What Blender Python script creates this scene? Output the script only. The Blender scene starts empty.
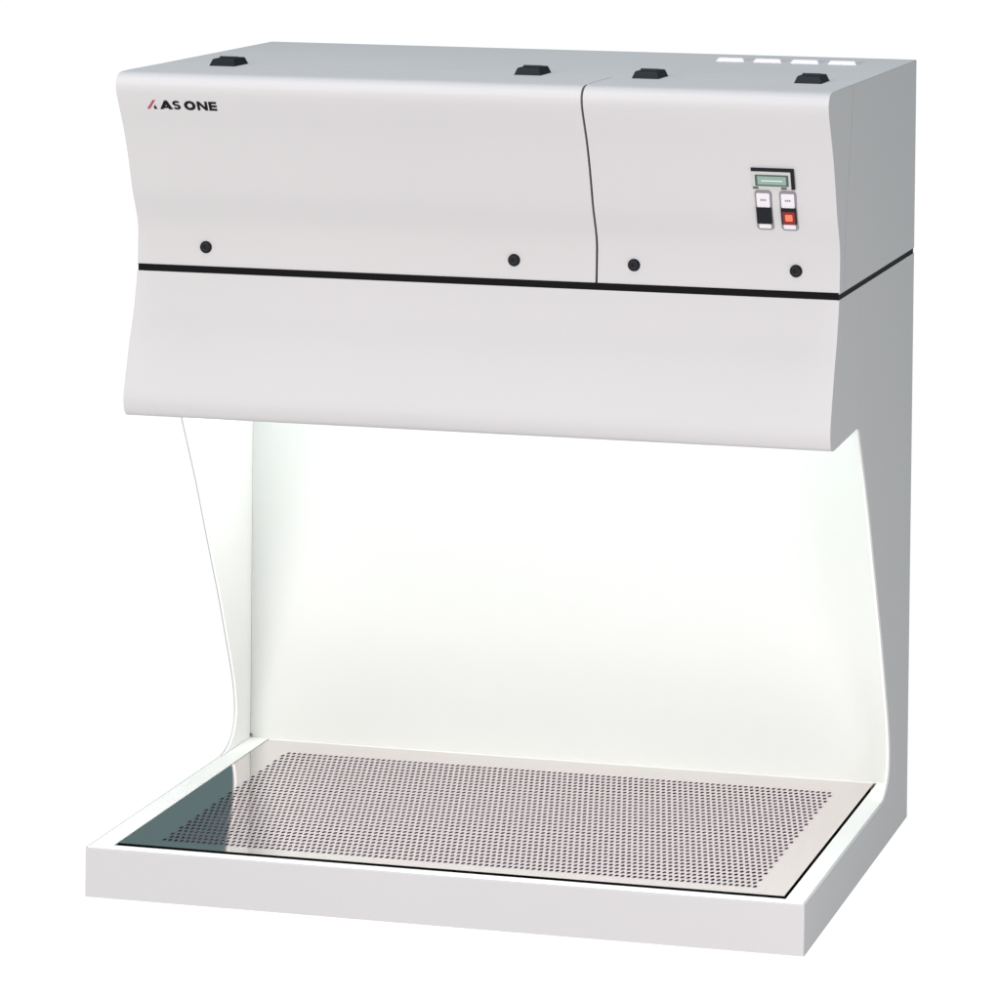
import bpy, bmesh, math
from mathutils import Vector, Matrix

C = bpy.context.scene.collection
D, HB, H = 0.795, 0.0684, 1.1248          # depth, base height, total height (width = 1)
ZL0, ZL1 = 0.8392, 0.8470                 # black gasket between lower body and upper cabinet

# ------------------------------------------------------------------ materials
def new_mat(name):
    m = bpy.data.materials.new(name); m.use_nodes = True
    return m, m.node_tree, m.node_tree.nodes['Principled BSDF']

def paint(name, col, rough=0.42, bump=0.06, scale=900.0, spec=0.4, var=0.02):
    m, t, b = new_mat(name)
    tc = t.nodes.new('ShaderNodeTexCoord')
    n = t.nodes.new('ShaderNodeTexNoise'); n.inputs['Scale'].default_value = scale
    n.inputs['Detail'].default_value = 2
    bp = t.nodes.new('ShaderNodeBump'); bp.inputs['Strength'].default_value = bump
    bp.inputs['Distance'].default_value = 0.0004
    t.links.new(tc.outputs['Object'], n.inputs['Vector'])
    t.links.new(n.outputs['Fac'], bp.inputs['Height'])
    t.links.new(bp.outputs['Normal'], b.inputs['Normal'])
    n2 = t.nodes.new('ShaderNodeTexNoise'); n2.inputs['Scale'].default_value = 3.5
    n2.inputs['Detail'].default_value = 5
    t.links.new(tc.outputs['Object'], n2.inputs['Vector'])
    mx = t.nodes.new('ShaderNodeMix'); mx.data_type = 'RGBA'
    mx.inputs[6].default_value = (*[c*(1-var) for c in col], 1)
    mx.inputs[7].default_value = (*[min(1, c*(1+var)) for c in col], 1)
    t.links.new(n2.outputs['Fac'], mx.inputs['Factor'])
    t.links.new(mx.outputs[2], b.inputs['Base Color'])
    mr = t.nodes.new('ShaderNodeMapRange')
    mr.inputs['To Min'].default_value = rough-0.05; mr.inputs['To Max'].default_value = rough+0.05
    t.links.new(n2.outputs['Fac'], mr.inputs['Value'])
    t.links.new(mr.outputs['Result'], b.inputs['Roughness'])
    b.inputs['Specular IOR Level'].default_value = spec
    return m

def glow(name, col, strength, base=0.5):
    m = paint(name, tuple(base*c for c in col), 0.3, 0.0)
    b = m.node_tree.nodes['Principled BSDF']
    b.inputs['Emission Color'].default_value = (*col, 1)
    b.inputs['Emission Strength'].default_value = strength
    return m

def steel(name, col, rough):
    m = paint(name, col, rough, 0.02, 1400, 0.5, 0.015)
    m.node_tree.nodes['Principled BSDF'].inputs['Metallic'].default_value = 1.0
    t = m.node_tree
    tc = [n for n in t.nodes if n.type == 'TEX_COORD'][0]; nz = [n for n in t.nodes if n.type == 'TEX_NOISE'][0]
    mp = t.nodes.new('ShaderNodeMapping'); mp.inputs['Scale'].default_value = (0.03, 1.0, 1.0)
    t.links.new(tc.outputs['Object'], mp.inputs['Vector']); t.links.new(mp.outputs['Vector'], nz.inputs['Vector'])
    for n in m.node_tree.nodes:
        if n.type == 'MAP_RANGE':
            n.inputs['To Min'].default_value = rough; n.inputs['To Max'].default_value = rough+0.02
    return m

M = dict(
    body   = paint('cabinet_enamel', (0.470, 0.465, 0.472), 0.5, 0.14, 620, spec=0.12),
    lit_inner  = paint('lit_inner_enamel', (0.835, 0.845, 0.82), 0.6),  # paler than the cabinet paint: brightness of lit surfaces put into the colour
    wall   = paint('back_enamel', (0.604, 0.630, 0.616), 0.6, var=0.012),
    louvre = paint('white_plastic', (0.60, 0.575, 0.61), 0.45),
    rubber = paint('black_rubber', (0.004, 0.004, 0.005), 0.7, spec=0.08),
    black  = paint('black_plastic', (0.005, 0.007, 0.010), 0.5, 0.03, spec=0.18),
    ink    = paint('black_ink', (0.006, 0.006, 0.009), 0.6, 0.0, spec=0.1),
    red    = paint('red_ink', (0.32, 0.03, 0.06), 0.5, 0.0),
    grey   = paint('grey_plastic', (0.19, 0.19, 0.205), 0.45, 0.03),
    silver = paint('silver_plastic', (0.42, 0.43, 0.41), 0.4, 0.03),
    strip  = paint('pale_sealant', (0.70, 0.71, 0.69), 0.5),
    mesh   = steel('perforated_steel', (0.72, 0.645, 0.675), 0.07),
    redcap = paint('red_switch_cap', (0.16, 0.01, 0.01), 0.4),
    lcd    = paint('liquid_crystal', (0.20, 0.29, 0.25), 0.15, 0.0, var=0.12),
    lcdink = paint('display_ink', (0.05, 0.07, 0.07), 0.4, 0.0),
    steel  = steel('polished_steel', (0.80, 0.745, 0.735), 0.055),
    pan    = paint('dark_pan', (0.30, 0.20, 0.26), 0.5),
    lamp   = glow('fluorescent_diffuser', (0.97, 1.0, 0.985), 2.85, 0.8),
    redlit = glow('lit_red_switch', (1.0, 0.16, 0.07), 0.75, 0.5),
    glow_floor  = glow('glowing_floor', (1.0, 1.0, 1.0), 0.95, 0.10),  # added glow keeps the floor pure white and hides contact shadows
)

# ------------------------------------------------------------------ helpers
def finish(name, bm, mat, parent=None, angle=32, weighted=True):
    bmesh.ops.recalc_face_normals(bm, faces=bm.faces[:])
    bm.normal_update()
    for f in bm.faces: f.smooth = not (abs(f.normal.x) > 0.9999 and len(f.verts) > 8)
    for e in bm.edges:
        if len(e.link_faces) == 2:
            e.smooth = e.calc_face_angle(0) < math.radians(angle)
    me = bpy.data.meshes.new(name); bm.to_mesh(me); bm.free()
    me.materials.append(mat)
    o = bpy.data.objects.new(name, me); C.objects.link(o)
    if parent: o.parent = parent
    if weighted:
        w = o.modifiers.new('weighted_normals', 'WEIGHTED_NORMAL'); w.keep_sharp = True
        w.mode = 'FACE_AREA'; w.weight = 100
    return o

def add_prism(bm, prof, x0, x1):
    """extrude a (y, z) outline along x; returns the end-cap edges"""
    a = [bm.verts.new((x0, y, z)) for y, z in prof]
    b = [bm.verts.new((x1, y, z)) for y, z in prof]
    n = len(prof)
    fa = bm.faces.new(a); fb = bm.faces.new(b[::-1])
    for i in range(n):
        j = (i+1) % n
        bm.faces.new((a[i], b[i], b[j], a[j]))
    return list(fa.edges), list(fb.edges)

def add_box(bm, x0, x1, y0, y1, z0, z1):
    vs = [bm.verts.new((x, y, z)) for x in (x0, x1) for y in (y0, y1) for z in (z0, z1)]
    for f in ((0,1,3,2), (4,6,7,5), (0,4,5,1), (2,3,7,6), (0,2,6,4), (1,5,7,3)):
        bm.faces.new([vs[i] for i in f])
    return vs

def bevel(bm, edges, w, seg=3):
    bmesh.ops.bevel(bm, geom=list(edges), offset=w, offset_type='OFFSET', segments=seg,
                    profile=0.5, affect='EDGES', clamp_overlap=True)

def smooth_line(pts, n=5):
    """Catmull-Rom through the outline points"""
    out = []
    P = [pts[0]] + list(pts) + [pts[-1]]
    for i in range(1, len(P)-2):
        p0, p1, p2, p3 = [Vector(p) for p in P[i-1:i+3]]
        for k in range(n):
            t = k/n
            v = 0.5*((2*p1)+(p2-p0)*t+(2*p0-5*p1+4*p2-p3)*t*t+(-p0+3*p1-3*p2+p3)*t**3)
            out.append((v.x, v.y))
    out.append(tuple(pts[-1]))
    return out

root = bpy.data.objects.new('clean_bench', None); C.objects.link(root)
root['label'] = 'white benchtop laboratory hood with open front, lit inside, over a perforated steel tray'
root['category'] = 'clean bench'

# ------------------------------------------------------------------ lower body
RX0, RX1, RY0, RY1 = 0.0345, 0.9710, 0.0190, 0.7045     # opening of the base
bm = bmesh.new()
ox, oz = (0.0, 1.0), (0.0006, HB)
def ring(z, x0, x1, y0, y1): return [bm.verts.new(p) for p in ((x0,y0,z), (x1,y0,z), (x1,y1,z), (x0,y1,z))]
ob, ot = ring(oz[0], 0, 1, 0, D), ring(HB, 0, 1, 0, D)
it, ib = ring(HB, RX0, RX1, RY0, RY1), ring(0.024, RX0, RX1, RY0, RY1)
bm.faces.new(ob[::-1]); bm.faces.new(ib)
for i in range(4):
    j = (i+1) % 4
    bm.faces.new((ob[i], ob[j], ot[j], ot[i]))
    bm.faces.new((ot[i], ot[j], it[j], it[i]))
    bm.faces.new((it[i], it[j], ib[j], ib[i]))
bm.edges.ensure_lookup_table()
def on_edge(e, f): return all(f(v.co) for v in e.verts)
sel = [e for e in bm.edges if on_edge(e, lambda c: abs(c.z-HB) < 1e-6 and abs(c.y) < 1e-6)
       or on_edge(e, lambda c: abs(c.x-1) < 1e-6 and abs(c.y) < 1e-6)
       or on_edge(e, lambda c: abs(c.x) < 1e-6 and abs(c.y) < 1e-6)]
bevel(bm, sel, 0.0022, 3)
finish('base', bm, M['body'], root)

side = [(0.352, 0.6425), (0.3600, 0.6395), (0.3665, 0.6335), (0.3729, 0.6241), (0.4033, 0.5776), (0.4335, 0.5307), (0.4600, 0.4880),
        (0.4884, 0.4368), (0.5344, 0.3572), (0.5623, 0.3089), (0.6105, 0.2150), (0.6290, 0.1760), (0.6385, 0.1484),
        (0.6415, 0.1250), (0.6380, 0.1050), (0.6276, 0.0895), (0.6080, 0.0765), (0.5850, 0.0705), (0.5633, 0.0686)]
prof = [(D, ZL0), (0.352, ZL0)] + smooth_line(side, 3) + [(0.5633, HB), (D, HB)]
SPX0, SPX1 = 0.0, 0.984
for x0, x1, out in ((0.0, 0.0020, 'a'), (0.9980, 1.0, 'b')):
    bm = bmesh.new()
    ea, eb = add_prism(bm, prof, x0, x1)
    def keep(e):
        c = (e.verts[0].co+e.verts[1].co)/2
        return c.z < 0.64 and c.z > 0.072 and c.y < 0.70 
    bevel(bm, [e for e in (ea if out == 'a' else eb) if keep(e)], 0.0008, 2)
    finish('side_panel', bm, M['body'], root)

# added white sheets: lamp brightness on the side panels put into their colour
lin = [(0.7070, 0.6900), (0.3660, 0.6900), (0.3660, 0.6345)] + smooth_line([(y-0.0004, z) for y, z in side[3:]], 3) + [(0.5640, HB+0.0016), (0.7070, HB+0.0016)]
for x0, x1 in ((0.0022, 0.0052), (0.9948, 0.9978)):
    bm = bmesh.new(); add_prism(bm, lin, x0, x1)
    finish('lit_side_sheet', bm, M['lit_inner'], root)
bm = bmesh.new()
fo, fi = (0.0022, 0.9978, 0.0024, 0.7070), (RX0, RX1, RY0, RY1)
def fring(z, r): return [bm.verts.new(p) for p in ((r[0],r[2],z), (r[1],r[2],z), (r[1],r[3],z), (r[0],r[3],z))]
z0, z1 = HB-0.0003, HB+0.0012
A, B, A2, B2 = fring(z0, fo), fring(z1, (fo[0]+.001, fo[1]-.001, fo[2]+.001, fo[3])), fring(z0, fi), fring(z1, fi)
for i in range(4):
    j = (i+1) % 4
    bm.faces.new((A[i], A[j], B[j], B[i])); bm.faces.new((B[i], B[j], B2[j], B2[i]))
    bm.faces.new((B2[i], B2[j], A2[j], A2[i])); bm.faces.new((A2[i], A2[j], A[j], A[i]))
finish('lit_rim_sheet', bm, M['lit_inner'], root)  # sheet added over the base rim, its white imitates strong light there
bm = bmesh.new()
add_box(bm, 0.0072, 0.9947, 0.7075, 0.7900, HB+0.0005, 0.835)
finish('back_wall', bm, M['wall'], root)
bm = bmesh.new()
add_box(bm, 0.0053, 0.0071, 0.7077, 0.7900, HB+0.0005, 0.835)
finish('corner_strip', bm, M['strip'], root)
bm = bmesh.new()
bmesh.ops.create_uvsphere(bm, u_segments=12, v_segments=8, radius=0.0022,
    matrix=Matrix.Translation((0.0068, 0.7050, HB+0.0055)))
finish('corner_screw', bm, M['grey'], root)

# apron below the gasket: leans forward towards its rounded lower lip
ap = [(0.1945, ZL0), (0.1925, 0.8290), (0.1817, 0.7873), (0.1665, 0.7495), (0.1530, 0.7108), (0.1425, 0.6780)]
lip = [(0.1425, 0.6780), (0.1408, 0.6660), (0.1418, 0.6560), (0.1450, 0.6480), (0.1500, 0.6430), (0.1580, 0.6405), (0.1700, 0.6398)]
prof = smooth_line(ap, 4)[:-1] + smooth_line(lip, 3) + [(0.3515, 0.6425), (0.3515, ZL0)]
bm = bmesh.new()
ea, eb = add_prism(bm, prof, 0.0, 1.0)
def fr(e):
    c = (e.verts[0].co+e.verts[1].co)/2
    return c.y < 0.345 and c.z < ZL0-0.0005
bevel(bm, [e for e in ea+eb if fr(e)], 0.0028, 3)
finish('apron', bm, M['body'], root)

# lamp behind the apron
bm = bmesh.new(); add_box(bm, 0.02, 0.98, 0.372, 0.62, 0.660, 0.690)
finish('lamp_diffuser', bm, M['lamp'], root)
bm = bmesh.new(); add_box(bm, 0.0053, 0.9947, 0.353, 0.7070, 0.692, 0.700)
finish('lamp_tray', bm, M['lit_inner'], root)

# ------------------------------------------------------------------ gasket and upper cabinet
bm = bmesh.new(); add_box(bm, 0.0012, 0.9988, 0.1955, D-0.001, ZL0-0.002, ZL1+0.002)
finish('gasket', bm, M['rubber'], root)

front = [(0.1960, ZL1), (0.1972, 0.8867), (0.1968, 0.9000), (0.1925, 0.9150), (0.1840, 0.9320), (0.1710, 0.9570), (0.1520, 1.0057), (0.1340, 1.0440),
         (0.1150, 1.0754), (0.1035, 1.0950), (0.1005, 1.1050), (0.1015, 1.1125), (0.1060, 1.1185), (0.1150, 1.1228), (0.1290, 1.1244), (0.1600, 1.1248)]
fl = smooth_line(front, 5)
back = [(0.2850, 1.1248), (0.2760, 1.1100), (0.2720, 1.0750), (0.2620, 1.0350), (0.2480, 0.9900), (0.2380, 0.9550), (0.2330, 0.9200), (0.2310, 0.8850), (0.2310, ZL1)]
bl = smooth_line(back, 4)
XS = 0.6635
covers = []
for x0, x1 in ((0.0, XS-0.0016), (XS+0.0016, 1.0)):
    bm = bmesh.new()
    ea, eb = add_prism(bm, fl+bl, x0, x1)
    def fc(e):
        c = (e.verts[0].co+e.verts[1].co)/2
        return (c.z > ZL1+0.0005 and c.y < 0.20) or (c.z > 1.1245)
    w = 0.0034 if True else 0
    bevel(bm, [e for e in (ea if x0 == 0 else eb) if fc(e)], 0.0034, 3)
    bm.edges.ensure_lookup_table()
    covers.append(finish('front_cover', bm, M['body'], root))
    if x1 == 1.0: pass

bm = bmesh.new()
g = 0.0015
cab = [(y+g, z) for y, z in bl][::-1] + [(D, H), (D, ZL1)]
cab = [(y, z) for y, z in cab]
ea, eb = add_prism(bm, cab, 0.0, 1.0)
bevel(bm, [e for e in ea+eb if ((e.verts[0].co+e.verts[1].co)/2).z > H-1e-4], 0.0018, 2)
finish('top_cabinet', bm, M['body'], root)
bm = bmesh.new(); add_box(bm, XS-0.004, XS+0.004, 0.2080, 0.2280, ZL1, 1.100)
finish('joint_strip', bm, M['rubber'], root)
bm = bmesh.new(); add_box(bm, XS-0.0015, XS+0.0015, 0.1330, 0.2830, 1.1100, 1.12445)
finish('roof_joint', bm, M['body'], root)

# ------------------------------------------------------------------ things fixed on the curved front
def surf(z):
    for (y0, z0), (y1, z1) in zip(fl, fl[1:]):
        if z0 <= z <= z1:
            t = (z-z0)/(z1-z0+1e-9); return y0+(y1-y0)*t
    return fl[-1][0]
def pt(x, z, off):
    a, b = surf(z-0.006), surf(z+0.006)
    n = Vector((0, -0.012, (b-a))).normalized()
    y = surf(z)
    return Vector((x, y, z)) + n*off
def add_plate(bm, poly, h0, h1, inset=0.0):
    """a flat piece cut to a polygon in (x, z) and lying on the front"""
    cx = sum(p[0] for p in poly)/len(poly); cz = sum(p[1] for p in poly)/len(poly)
    def sh(p):
        d = Vector((p[0]-cx, p[1]-cz)); l = d.length or 1
        k = max(0, (l-inset)/l); return cx+d.x*k, cz+d.y*k
    a = [bm.verts.new(pt(*p, h0)) for p in poly]
    b = [bm.verts.new(pt(*sh(p), h1)) for p in poly]
    n = len(poly)
    bm.faces.new(a[::-1]); bm.faces.new(b)
    for i in range(n):
        j = (i+1) % n; bm.faces.new((a[i], a[j], b[j], b[i]))
def rrect(x0, x1, z0, z1, r, n=4):
    out = []
    for cx, cz, a in ((x1-r, z1-r, 0), (x0+r, z1-r, 90), (x0+r, z0+r, 180), (x1-r, z0+r, 270)):
        for k in range(n+1):
            t = math.radians(a+90*k/n); out.append((cx+r*math.cos(t), cz+r*math.sin(t)))
    return out
def plate(name, mat, poly, h0, h1, parent, inset=0.0):
    bm = bmesh.new(); add_plate(bm, poly, h0, h1, inset)
    return finish(name, bm, mat, parent, weighted=False)

# round knobs near the gasket
for x, z in ((0.1008, 0.8755), (0.5467, 0.8752), (0.7157, 0.8752), (0.9400, 0.8761)):
    bm = bmesh.new()
    prof_r = [(0.0, 0.0015), (0.0022, 0.0015), (0.0027, 0.0032), (0.0048, 0.0040), (0.0072, 0.0034), (0.0085, 0.0015), (0.0087, -0.001)]
    n = 28; rings = []
    y = surf(z)
    for r, h in prof_r[1:]:
        rings.append([bm.verts.new((x+r*math.cos(2*math.pi*k/n), y-h, z+r*math.sin(2*math.pi*k/n))) for k in range(n)])
    bm.faces.new(rings[0]); bm.faces.new(rings[-1][::-1])
    for a, b in zip(rings, rings[1:]):
        for k in range(n):
            j = (k+1) % n; bm.faces.new((a[k], a[j], b[j], b[k]))
    finish('knob', bm, M['black'], root, angle=50)

# maker's name: red and black emblem, then the lettering
LX, LZ, LH = 0.0410, 1.0742, 0.0127      # left, base line, cap height
def slope(x): return 0.0
def letters(name, mat, polys, parent):
    bm = bmesh.new()
    for p in polys: add_plate(bm, p, -0.0002, 0.0005)
    return finish(name, bm, mat, parent, weighted=False)
def q(x, z):
    if x > 1.9: x = 1.50+(x-2.0)*0.870      # the lettering sits close behind the emblem
    else: x *= 0.78
    return (LX+x*LH, LZ+z*LH)
def P_(*pts): return [q(*p) for p in pts]
letters('emblem', M['red'], [P_((0.0, 0.0), (0.42, 0.0), (1.42, 1.0), (1.05, 1.0))], covers[0])
letters('emblem_foot', M['ink'], [P_((1.02, 0.22), (1.28, 0.48), (1.50, 0.0), (1.12, 0.0))], covers[0])
ink = []
def bar(x0, z0, x1, z1, w):     # thick stroke
    d = Vector((x1-x0, z1-z0)).normalized(); n = Vector((-d.y, d.x))*w/2
    ink.append(P_((x0+n.x, z0+n.y), (x0-n.x, z0-n.y), (x1-n.x, z1-n.y), (x1+n.x, z1+n.y)))
# A without a crossbar, heavy and wide
ink.append(P_((2.0, 0.0), (2.48, 0.0), (2.98, 0.62), (2.88, 1.0), (2.72, 1.0)))
ink.append(P_((2.72, 1.0), (3.10, 1.0), (3.72, 0.0), (3.20, 0.0), (2.84, 0.58)))
ink.append(P_((2.50, 0.14), (2.50, 0.34), (3.10, 0.34), (3.20, 0.14)))
# S
def arc(cx, cz, rx, rz, a0, a1, w, n=10):
    for k in range(n):
        t0, t1 = math.radians(a0+(a1-a0)*k/n), math.radians(a0+(a1-a0)*(k+1)/n)
        ink.append(P_((cx+rx*math.cos(t0), cz+rz*math.sin(t0)), (cx+rx*math.cos(t1), cz+rz*math.sin(t1)),
                      (cx+(rx-w)*math.cos(t1), cz+(rz-w*0.62)*math.sin(t1)), (cx+(rx-w)*math.cos(t0), cz+(rz-w*0.62)*math.sin(t0))))
arc(4.25, 0.715, 0.50, 0.285, 20, 180, 0.34); arc(4.25, 0.715, 0.50, 0.315, 180, 270, 0.34)
arc(4.28, 0.285, 0.50, 0.315, 0, 90, 0.34); arc(4.28, 0.285, 0.50, 0.285, -160, 0, 0.34)
# O
arc(6.02, 0.5, 0.76, 0.53, 0, 360, 0.43, 24)
# N
ink.append(P_((6.98, 0), (7.32, 0), (7.32, 1), (6.98, 1)))
ink.append(P_((7.32, 1), (7.32, 0.62), (8.00, 0), (8.00, 0.38)))
ink.append(P_((8.00, 0), (8.34, 0), (8.34, 1), (8.00, 1)))
# E
ink.append(P_((8.52, 0), (8.88, 0), (8.88, 1), (8.52, 1)))
for z in (0.0, 0.385, 0.77): ink.append(P_((8.88, z), (9.55, z), (9.55, z+0.23), (8.88, z+0.23)))
letters('lettering', M['ink'], ink, covers[0])

# counter display
zt, zb = 1.0180, 0.9905
disp = plate('counter_display', M['silver'], rrect(0.8880, 0.9440, zb, zt, 0.0012), -0.0006, 0.0022, root)
bm = bmesh.new()
add_plate(bm, [(0.8868, zt-0.0028), (0.9452, zt-0.0028), (0.9452, zt+0.0010), (0.8868, zt+0.0010)], -0.0004, 0.0030)
add_plate(bm, [(0.9405, zb+0.0002), (0.9452, zb+0.0002), (0.9452, zt-0.0028), (0.9405, zt-0.0028)], -0.0004, 0.0030)
finish('bezel', bm, M['black'], disp, weighted=False)
plate('screen_surround', M['lcdink'], rrect(0.8915, 0.9372, 0.9945, 1.0105, 0.001), 0.0020, 0.0026, disp)
plate('screen', M['lcd'], [(0.8948, 0.9968), (0.9340, 0.9968), (0.9340, 1.0085), (0.8948, 1.0085)], 0.0024, 0.0030, disp)
plate('display_line', M['strip'], [(0.9000, 1.0018), (0.9290, 1.0018), (0.9290, 1.0029), (0.9000, 1.0029)], 0.0028, 0.0032, disp)
for k in range(2):
    x = 0.8880+0.0385*k
    bm = bmesh.new()
    add_plate(bm, [(x, 0.9905), (x+0.0075, 0.9905), (x+0.0075, 0.9935), (x, 0.9935)], 0.0020, 0.0026)
    finish('mounting_lug', bm, M['lcdink'], disp, weighted=False)


# two rocker switches, the right one lit red
for x0, lit in ((0.8892, False), (0.9228, True)):
    x1 = x0+0.0232; z1, z0 = 0.9878, 0.9325
    sw = plate('rocker_switch', M['grey'], rrect(x0, x1, z0, z1, 0.0045), -0.0006, 0.0016, root, 0.0004)
    plate('name_plate', M['louvre'], rrect(x0+0.0026, x1-0.0026, 0.9648, z1-0.0034, 0.0016), 0.0012, 0.0024, sw)
    bm = bmesh.new()
    for k in range(3):
        xa = x0+0.0078+0.0028*k
        add_plate(bm, [(xa, 0.9738), (xa+0.0020, 0.9738), (xa+0.0020, 0.9762), (xa, 0.9762)], 0.0022, 0.0027)
    finish('marking', bm, M['grey'], sw, weighted=False)
    plate('rocker', M['black'], rrect(x0+0.0014, x1-0.0014, 0.9425, 0.9646, 0.0008), 0.0012, 0.0046, sw, 0.0006)
    if lit:
        plate('red_cap', M['redcap'], rrect(x0+0.0036, x1-0.0028, 0.9434, 0.9605, 0.001), 0.0044, 0.0049, sw, 0.0002)
        plate('indicator_light', M['redlit'], rrect(x0+0.0070, x1-0.0062, 0.9478, 0.9568, 0.0015), 0.0047, 0.0054, sw, 0.0004)
    plate('lower_plate', M['louvre'], rrect(x0+0.0034, x1-0.0034, 0.9352, 0.9415, 0.0014), 0.0012, 0.0022, sw)

# ------------------------------------------------------------------ on the roof
for x in (0.1000, 0.5455, 0.7130, 0.9400):
    bm = bmesh.new()
    y0, y1 = 0.262, 0.325
    def wedge(x0, x1, ya, yb, za, zb, tx, ty):
        a = [bm.verts.new(p) for p in ((x0, ya, za), (x1, ya, za), (x1, yb, za), (x0, yb, za))]
        b = [bm.verts.new(p) for p in ((x0+tx, ya+ty, zb), (x1-tx, ya+ty, zb), (x1-tx, yb-ty, zb), (x0+tx, yb-ty, zb))]
        bm.faces.new(a[::-1]); bm.faces.new(b)
        for i in range(4):
            j = (i+1) % 4; bm.faces.new((a[i], a[j], b[j], b[i]))
    wedge(x-0.0190, x+0.0190, y0, y1, H-0.0004, H+0.0100, 0.0038, 0.006)
    bevel(bm, [e for e in bm.edges if min(v.co.z for v in e.verts) > H+0.001], 0.0014, 2)
    hinge = finish('hinge', bm, M['black'], root)
    bm = bmesh.new()
    bmesh.ops.create_cone(bm, cap_ends=True, segments=16, radius1=0.0030, radius2=0.0030, depth=0.0260,
        matrix=Matrix.Translation((x, 0.2935, H+0.0092)) @ Matrix.Rotation(math.pi/2, 4, 'Y'))
    finish('hinge_barrel', bm, M['black'], hinge)

for x0, x1 in ((0.7300, 0.7740), (0.7850, 0.8290), (0.8400, 0.8840), (0.8950, 0.9390)):
    bm = bmesh.new()
    ya, yb = 0.640, 0.735
    a = [bm.verts.new(p) for p in ((x0, ya, H-0.0004), (x1, ya, H-0.0004), (x1, yb, H-0.0004), (x0, yb, H-0.0004))]
    b = [bm.verts.new(p) for p in ((x0+0.004, ya+0.006, H+0.0058), (x1-0.004, ya+0.006, H+0.0058), (x1-0.004, yb-0.030, H+0.0016), (x0+0.004, yb-0.030, H+0.0016))]
    bm.faces.new(a[::-1]); bm.faces.new(b)
    for i in range(4):
        j = (i+1) % 4; bm.faces.new((a[i], a[j], b[j], b[i]))
    bevel(bm, [e for e in bm.edges if max(v.co.z for v in e.verts) > H], 0.0018, 3)
    finish('vent_louvre', bm, M['louvre'], root)

# ------------------------------------------------------------------ perforated steel tray with the pan below it
G = 0.0055
tx0, tx1, ty0, ty1 = RX0+0.0012, RX1-G, RY0+0.0170, RY1-0.0005
zt = HB+0.0003
hx0, hx1, hy0, hy1 = 0.0850, 0.9230, 0.0640, 0.6330
bm = bmesh.new()
px, py = 0.0082, 0.0178
nx = int(round((hx1-hx0)/px)); ny = int(round((hy1-hy0)/py)); px = (hx1-hx0)/nx; py = (hy1-hy0)/ny
ra, rb, S = 0.0026, 0.0058, 12
for j in range(ny):
    ya = hy0+j*py; yb = ya+py
    offx = 0.5*px if j % 2 else 0.0
    xs = [hx0+offx+i*px for i in range(nx if j % 2 == 0 else nx-1)]
    if offx:
        for xa, xb in ((hx0, hx0+offx), (hx1-offx, hx1)):
            bm.faces.new([bm.verts.new(p) for p in ((xa, ya, zt), (xb, ya, zt), (xb, yb, zt), (xa, yb, zt))])
    for xa in xs:
        xb = xa+px; cx, cy = (xa+xb)/2, (ya+yb)/2
        top = []; low = []; rim = []
        for k in range(S):
            t = 2*math.pi*k/S+math.pi/4
            c, s = math.cos(t), math.sin(t)
            top.append(bm.verts.new((cx+ra*c, cy+rb*s, zt)))
            low.append(bm.verts.new((cx+ra*c, cy+rb*s, zt-0.0015)))
            m = max(abs(c), abs(s))
            rim.append(bm.verts.new((cx+px/2*c/m, cy+py/2*s/m, zt)))
        for k in range(S):
            l = (k+1) % S
            bm.faces.new((rim[k], rim[l], top[l], top[k])).material_index = 1
            bm.faces.new((top[k], top[l], low[l], low[k]))
def quad(x0, x1, y0, y1): bm.faces.new([bm.verts.new(p) for p in ((x0, y0, zt), (x1, y0, zt), (x1, y1, zt), (x0, y1, zt))])
quad(tx0, tx1, ty0, hy0); quad(tx0, tx1, hy1, ty1); quad(tx0, hx0, hy0, hy1); quad(hx1, tx1, hy0, hy1)
# folded rim of the sheet
for x0, x1, y0, y1 in ((tx0, tx1, ty0, ty0+0.0012), (tx0, tx1, ty1-0.0012, ty1), (tx0, tx0+0.0012, ty0, ty1), (tx1-0.0012, tx1, ty0, ty1)):
    add_box(bm, x0, x1, y0, y1, zt-0.010, zt-0.0003)
me = bpy.data.meshes.new('perforated_tray'); 
bmesh.ops.remove_doubles(bm, verts=bm.verts[:], dist=1e-5)
bmesh.ops.recalc_face_normals(bm, faces=bm.faces[:])
bm.to_mesh(me); bm.free(); me.materials.append(M['steel']); me.materials.append(M['mesh'])
tray = bpy.data.objects.new('perforated_tray', me); C.objects.link(tray); tray.parent = root

bm = bmesh.new(); add_box(bm, RX0+0.0003, RX1-0.0003, RY0+0.0003, RY1-0.0003, 0.0245, 0.0450)
finish('drip_pan', bm, M['pan'], root)
bm = bmesh.new()
for x0, x1, y0, y1 in ((RX0+0.0002, RX0+0.0010, RY0, RY1), (RX1-0.0010, RX1-0.0002, RY0, RY1), (RX0+0.001, RX1-0.001, RY0+0.0002, RY0+0.0010)):
    add_box(bm, x0, x1, y0, y1, 0.0455, HB-0.0008)
finish('tray_seal', bm, M['rubber'], root)

# ------------------------------------------------------------------ setting: white floor, made to glow so no shadow shows on it
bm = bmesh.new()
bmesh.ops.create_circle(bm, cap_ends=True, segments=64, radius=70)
gnd = finish('ground', bm, M['glow_floor'], None, weighted=False)
gnd['kind'] = 'structure'

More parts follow.
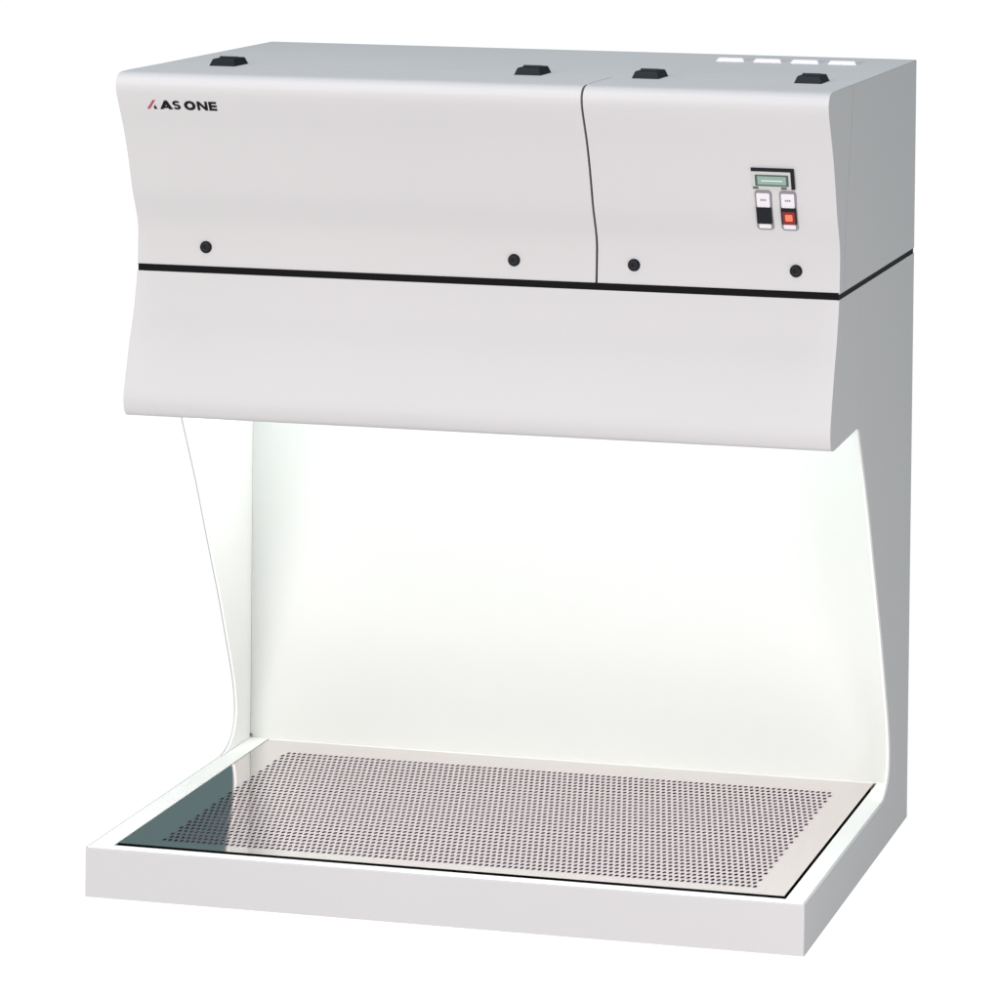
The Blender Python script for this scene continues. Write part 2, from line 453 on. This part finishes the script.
w = bpy.data.worlds.new('World'); bpy.context.scene.world = w; w.use_nodes = True
bg = w.node_tree.nodes['Background']
bg.inputs['Color'].default_value = (0.135, 0.202, 0.208, 1); bg.inputs['Strength'].default_value = 1.0

def area(name, loc, target, size, power, col):
    l = bpy.data.lights.new(name, 'AREA'); l.shape = 'SQUARE'; l.size = size; l.energy = power; l.color = col
    o = bpy.data.objects.new(name, l); C.objects.link(o); o.location = loc
    o.rotation_euler = (Vector(target)-Vector(loc)).to_track_quat('-Z', 'Y').to_euler()
    return o
area('key_softbox', (-0.75, -5.3, 2.6), (0.5, 0.2, 0.6), 3.0, 326, (1.0, 0.92, 0.895))
area('overhead_softbox', (0.4, -0.6, 5.6), (0.5, 0.3, 0.7), 3.0, 218, (0.93, 0.94, 1.0))
area('low_fill_softbox', (2.0, -0.85, 0.22), (1.0, 0.25, 0.05), 0.5, 6.0, (1.0, 0.90, 0.97))

# ------------------------------------------------------------------ camera
cam = bpy.data.cameras.new('camera'); co = bpy.data.objects.new('camera', cam); C.objects.link(co)
yaw, pitch, roll = 0.2708, -0.0311, 0.0096
f = Vector((-math.sin(yaw)*math.cos(pitch), math.cos(yaw)*math.cos(pitch), math.sin(pitch)))
rt = Vector((math.cos(yaw), math.sin(yaw), 0)); up = rt.cross(f)
r2 = rt*math.cos(roll)+up*math.sin(roll); u2 = -rt*math.sin(roll)+up*math.cos(roll)
co.matrix_world = Matrix(((r2.x, u2.x, -f.x, 2.0776), (r2.y, u2.y, -f.y, -5.6348), (r2.z, u2.z, -f.z, 1.5708), (0, 0, 0, 1)))
cam.sensor_width = 36; cam.sensor_fit = 'HORIZONTAL'
cam.lens = 4405.62/1000*36
cam.shift_x = 0.0442153; cam.shift_y = -0.6104307
cam.clip_start = 0.05; cam.clip_end = 300
sc = bpy.context.scene; sc.camera = co
sc.view_settings.view_transform = 'Standard'; sc.view_settings.look = 'None'
sc.view_settings.exposure = 0; sc.view_settings.gamma = 1; sc.view_settings.use_curve_mapping = False
